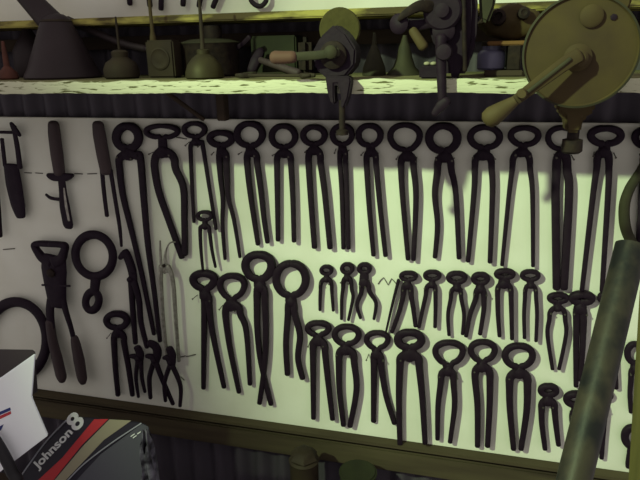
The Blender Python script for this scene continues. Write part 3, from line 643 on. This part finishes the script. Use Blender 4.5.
obj('ferrule', lathe([(0, 0), (.0075, 0), (.0085, .008), (.006, .014), (0, .014)], at(521.5, 93.5, Y-.045), Vector((0, -1, 0)), 18), KNOBW, arm_)
obj('rear_guard', prism([(583, -40), (637, -40), (632, 4), (622, 22), (590, 22)], Y+.02, .03, .004), TAN, t)
cl_ = obj('clamp', prism([(560, 96), (594, 94), (596, 112), (584, 118), (581, 133), (566, 133), (564, 116), (556, 112)], -.40, .045, .005), TAN, t)
gx = at(577, 80, -.36).x
obj('mounting_block', box(gx-.03, gx+.03, -.384, -.26, ZS+.0005, ZS+.022, .003), IRON2, t)
obj('clamp_screw', lathe([(.010, 0), (.010, -.02), (.017, -.022), (.018, -.042), (.013, -.046), (0, -.047)], at(574, 127, -.38), Vector((0, 0, 1)), 20), IRON2, cl_)

# ---------------------------------------------------------------- bench below, not in view itself: carries the motor, box and cans
ZW = at(320, 520, 0).z
bench = thing('workbench', 'workbench top running along the foot of the wall, below the frame', 'bench', Vector((0, -.3, 0)))
obj('top', box(XL+.05, XR-.05, -.62, -.045, ZW-.04, ZW, .003), DWOOD, bench)
for x in (XL+.15, XR-.15):
    for y in (-.56, -.12): obj('leg', box(x-.035, x+.035, y-.035, y+.035, 0.0005, ZW-.04, .003), DWOOD, bench)
# spray can
Y = -.13; s = sc(303, 460, Y)
p = Vector((at(304, 460, Y).x, Y, ZW+.0005)); hz = at(304, 458, Y).z-ZW
t = thing('grease_can', 'small round can with a hexagonal cap standing below the board near the middle', 'can', p)
obj('body', lathe([(11.5*s, 0), (12*s, .003), (12*s, hz*.5), (12.6*s, hz*.52), (12*s, hz*.54), (12*s, hz-.012), (12.8*s, hz-.006), (11*s, hz)], p, n=30), TINM, t)
obj('cap', lathe([(11*s, hz-.0005), (12.5*s, hz+.005), (8.5*s, hz+.024), (5*s, hz+.028), (0, hz+.028)], p, n=6), TINM, t)
# hose and lumps left of it
# small pots further right
for (px, py, r, lab, m_) in ((358, 476, 15, 'pale green tin under the beam right of the capped can', GREENT),):
    Y = -.12; s = sc(px, py, Y); p = Vector((at(px, py, Y).x, Y, ZW+.0005)); hz = at(px, py-4, Y).z-ZW
    t = thing('paint_tin', lab, 'tin', p)
    obj('body', lathe([(r*s*.97, 0), (r*s, .003), (r*s, hz-.006), (r*s*1.06, hz-.003), (r*s*1.06, hz)], p, n=28), m_, t)
    obj('lid', lathe([(r*s*.95, hz-.0005), (r*s*.95, hz+.003), (r*s*.8, hz+.001), (0, hz+.001)], p, n=28), m_, t)

# ---------------------------------------------------------------- outboard motor cowl
YC = -.50
p = Vector((at(90, 470, YC).x, YC+.10, ZW+.0005))
t = thing('outboard_motor', 'outboard motor cowl with red and cream stripes and white lettering at lower left', 'motor', p)
zb = ZW+.0005
def down(pxs):  # outline continued down to the bench
    return pxs
lx = 485
while at(60, lx, YC).z > zb+.01: lx += 3
outl = [(16, lx), (17, 480), (26, 463), (45, 441), (68, 418), (76, 415.5), (90, 416), (120, 418.5), (141, 421), (149, 425), (153, 440), (156, 480), (158, lx)]
cw = obj('cowl', prism(outl, YC, .20, .008, ext=-.15, zmin=zb, zf=.40), COWL, t)
d1 = YC-.0012
def band(name, pix, m, dy=0, lab=None):
    o = obj(name, prism(pix, d1-dy, .0025+dy, .0006), m, cw)
    if lab: o['label'] = lab
    return o
band('stripe', [(36, 482), (62, 458), (94, 419.5), (108, 419.5), (82, 445), (52, 482)], DRED, 0, 'red stripe')
band('stripe', [(53, 482), (83, 446), (109, 419.8), (131, 421), (104, 440), (64, 482)], CREAM, 0, 'cream stripe')
band('side_panel', [(73, 484), (100, 455), (141, 424.5), (148, 428), (150, 450), (152, 484)], COWLG, .002, 'grey side panel')
obj('trim_line', sweep(bmesh.new(), [at(x, y, YC-.003) for x, y in ((68, 480), (84, 464), (110, 444), (141, 423.5))], [(.0016, .0015)]*4), SILV, cw)
obj('trim_line', sweep(bmesh.new(), [at(x, y, YC-.002) for x, y in ((21, 476), (44, 444), (66, 420.5))], [(.0018, .0015)]*3), SILV, cw)
def lettering(txt, a, b, hpx, m, Y, parent, name='lettering', lab=None, bold=.0):
    cu = bpy.data.curves.new('txt', 'FONT'); cu.body = txt; cu.extrude = .02; cu.offset = bold; cu.resolution_u = 4
    o = bpy.data.objects.new('txt', cu); C.objects.link(o); bpy.context.view_layer.update()
    me = bpy.data.meshes.new_from_object(o.evaluated_get(bpy.context.evaluated_depsgraph_get()))
    C.objects.unlink(o); bpy.data.objects.remove(o)
    xs = [v.co.x for v in me.vertices]; ys = [v.co.y for v in me.vertices]; x0, x1, y0, y1 = min(xs), max(xs), min(ys), max(ys)
    A = at(a[0], a[1], Y); B = at(b[0], b[1], Y); U = (B-A); W_ = U.length; U.normalize(); V = Vector((0, -1, 0)).cross(U); V = V if V.z > 0 else -V
    H = hpx*sc(a[0], a[1], Y)
    for v in me.vertices:
        q = A+U*((v.co.x-x0)/(x1-x0)*W_)+V*((v.co.y-y0)/(y1-y0)*H)+Vector((0, -.0006 if v.co.z > 0 else .002, 0))
        v.co = q
    me.materials.clear(); me.materials.append(m); me.name = name
    o = bpy.data.objects.new(name, me); C.objects.link(o)
    o.parent = parent; o.matrix_parent_inverse = Matrix.Translation(-parent.location)
    if lab: o['label'] = lab
    return o
lettering('Johnson', (39.5, 471.5), (75, 435), 8.5, WHITEP, d1, cw, lab='white word lettering', bold=.015)
lettering('8', (76.5, 432.5), (86, 422), 14, WHITEP, d1, cw, lab='white numeral', bold=.02)
for q_ in (((131, 436.5), (134.5, 434)), ((133, 438), (136.5, 435.5)), ((137.5, 434), (140.5, 431.8))):
    obj('small_mark', sweep(bmesh.new(), [at(q_[0][0], q_[0][1], YC-.0042), at(q_[1][0], q_[1][1], YC-.0042)], [(.0012, .0008)]*2), WHITEP, cw)
# crumpled plastic to the right of cowl
bm = bmesh.new(); c = at(149, 468, -.555); tz = at(149, 434, -.555).z; hz_ = (tz-zb)/2; c.z = zb+hz_
bmesh.ops.create_icosphere(bm, subdivisions=4, radius=1)
for v in bm.verts:
    n = v.co.normalized(); r = 1+.18*math.sin(n.x*9+n.z*5)+.14*math.sin(n.z*13+n.y*7)+.08*math.sin(n.x*21)
    v.co = Vector((c.x+n.x*.021*r, c.y+.0+n.y*.026*r, max(zb, c.z+n.z*hz_*min(r, 1.05)-.0+.0)))
o = tag(obj('plastic_bag', bm, PLBAG), 'crumpled dark grey plastic bag stuffed beside the outboard motor cowl', 'bag')
# ---------------------------------------------------------------- white box
YB = -.58
t = thing('carton', 'white carton with red and blue stripes and a dark flap at lower left', 'box', Vector((at(10, 450, YB).x, YB+.1, ZW+.0005)))
lx = 485
while at(0, lx, YB).z > zb+.004: lx += 3
sd = obj('side', prism([(-40, 405), (0, 378.5), (36, 352.5), (32.5, 397), (49, 436), (13, 463.5), (-90, 541), (-90, 470)], YB, .08, .003, ext=-.10, zmin=ZW+.001, zf=.6, zc=at(30, 425, YB).z), CARD, t)
o = obj('flap', prism([(-40, 348), (33, 349), (36, 352), (0, 377.5), (-40, 404)], YB+.004, .04, .002, ext=-.05, zmin=ZW+.001, zf=.85), CARDIN, t); o['label'] = 'dark inner flap'
o = obj('stripe', prism([(-10, 416), (10, 407.5), (10.5, 410.5), (-10, 419.5)], YB-.0008, .002, .0003), BLUE, sd); o['label'] = 'blue stripe'
o = obj('stripe', prism([(-10, 420.2), (10.5, 411.2), (11, 414), (-10, 424)], YB-.0008, .002, .0003), RED, sd); o['label'] = 'red stripe'
o = obj('stripe', prism([(-10, 431), (3.5, 424.5), (1, 430), (-4, 434), (-10, 436)], YB-.0008, .002, .0003), BLUE, sd); o['label'] = 'blue mark'
o = obj('hose', tube([at(-8, 436, -.602), at(2, 452, -.602), at(12, 472, -.602), at(20, 500, -.602), atz(26, ZW+.012, -.602)], .013, .013), BLACKR)
tag(o, 'dark rubber hose crossing the bottom left corner in front of the carton', 'hose')

# ---------------------------------------------------------------- leaning pipe, post
A = at(631, 246, -.50); B = at(574.5, 478, -.72)
D = (B-A); E_ = A+D*((A.z-.0)/(A.z-B.z))
r_ = 28*sc(630, 250, -.50)/2
ax = (E_-A).normalized(); Lh = (E_-A).length
bm = lathe([(r_*.86, .03), (r_*.86, 0), (r_, 0), (r_*1.0, Lh-.03)], A, ax, 48)
o = obj('pipe', bm, GREYP); tag(o, 'thick grey-green metal pipe leaning diagonally in front of the board at right', 'pipe')
Y = -.90
pa = at(639, 285, Y); pb = at(627.5, 480, Y); D = pb-pa
kk = pa.z/(pa.z-pb.z); pf = pa+D*kk
w_ = .09
bm = bmesh.new()
vs = []
for (q, ex) in ((pa, 0), (pf, 0)):
    for dx, dy in ((0, -.07), (w_, -.07), (w_, 0), (0, 0)): vs.append(bm.verts.new(q+Vector((dx, dy, 0))))
for f in ((0, 1, 2, 3), (4, 5, 6, 7), (0, 1, 5, 4), (1, 2, 6, 5), (2, 3, 7, 6), (3, 0, 4, 7)): bm.faces.new([vs[i] for i in f])
bmesh.ops.bevel(bm, geom=bm.edges[:], offset=.004, segments=2, affect='EDGES')
o = obj('timber_post', bm, POSTW); tag(o, 'rough mossy timber post standing at the right edge beside the pipe', 'post')

# ---------------------------------------------------------------- light
w = bpy.data.worlds.new('world'); scn.world = w; w.use_nodes = True
w.node_tree.nodes['Background'].inputs[0].default_value = (.92, .87, .81, 1)
w.node_tree.nodes['Background'].inputs[1].default_value = .60
L = bpy.data.lights.new('daylight_spot', 'SPOT'); L.energy = 500; L.color = (.72, 1.0, .50); L.shadow_soft_size = .045
lo = bpy.data.objects.new('daylight_spot', L); C.objects.link(lo)
tgt = Vector((.74, 0, 1.15))
ldir = Vector((-.72, -1, .80)).normalized()
lo.location = tgt+ldir*3.6
lo.rotation_euler = (-ldir).to_track_quat('-Z', 'Y').to_euler()
L.spot_size = math.radians(43); L.spot_blend = .95
vs_ = scn.view_settings
vs_.view_transform = 'Standard'; vs_.look = 'None'; vs_.exposure = 0; vs_.gamma = 1
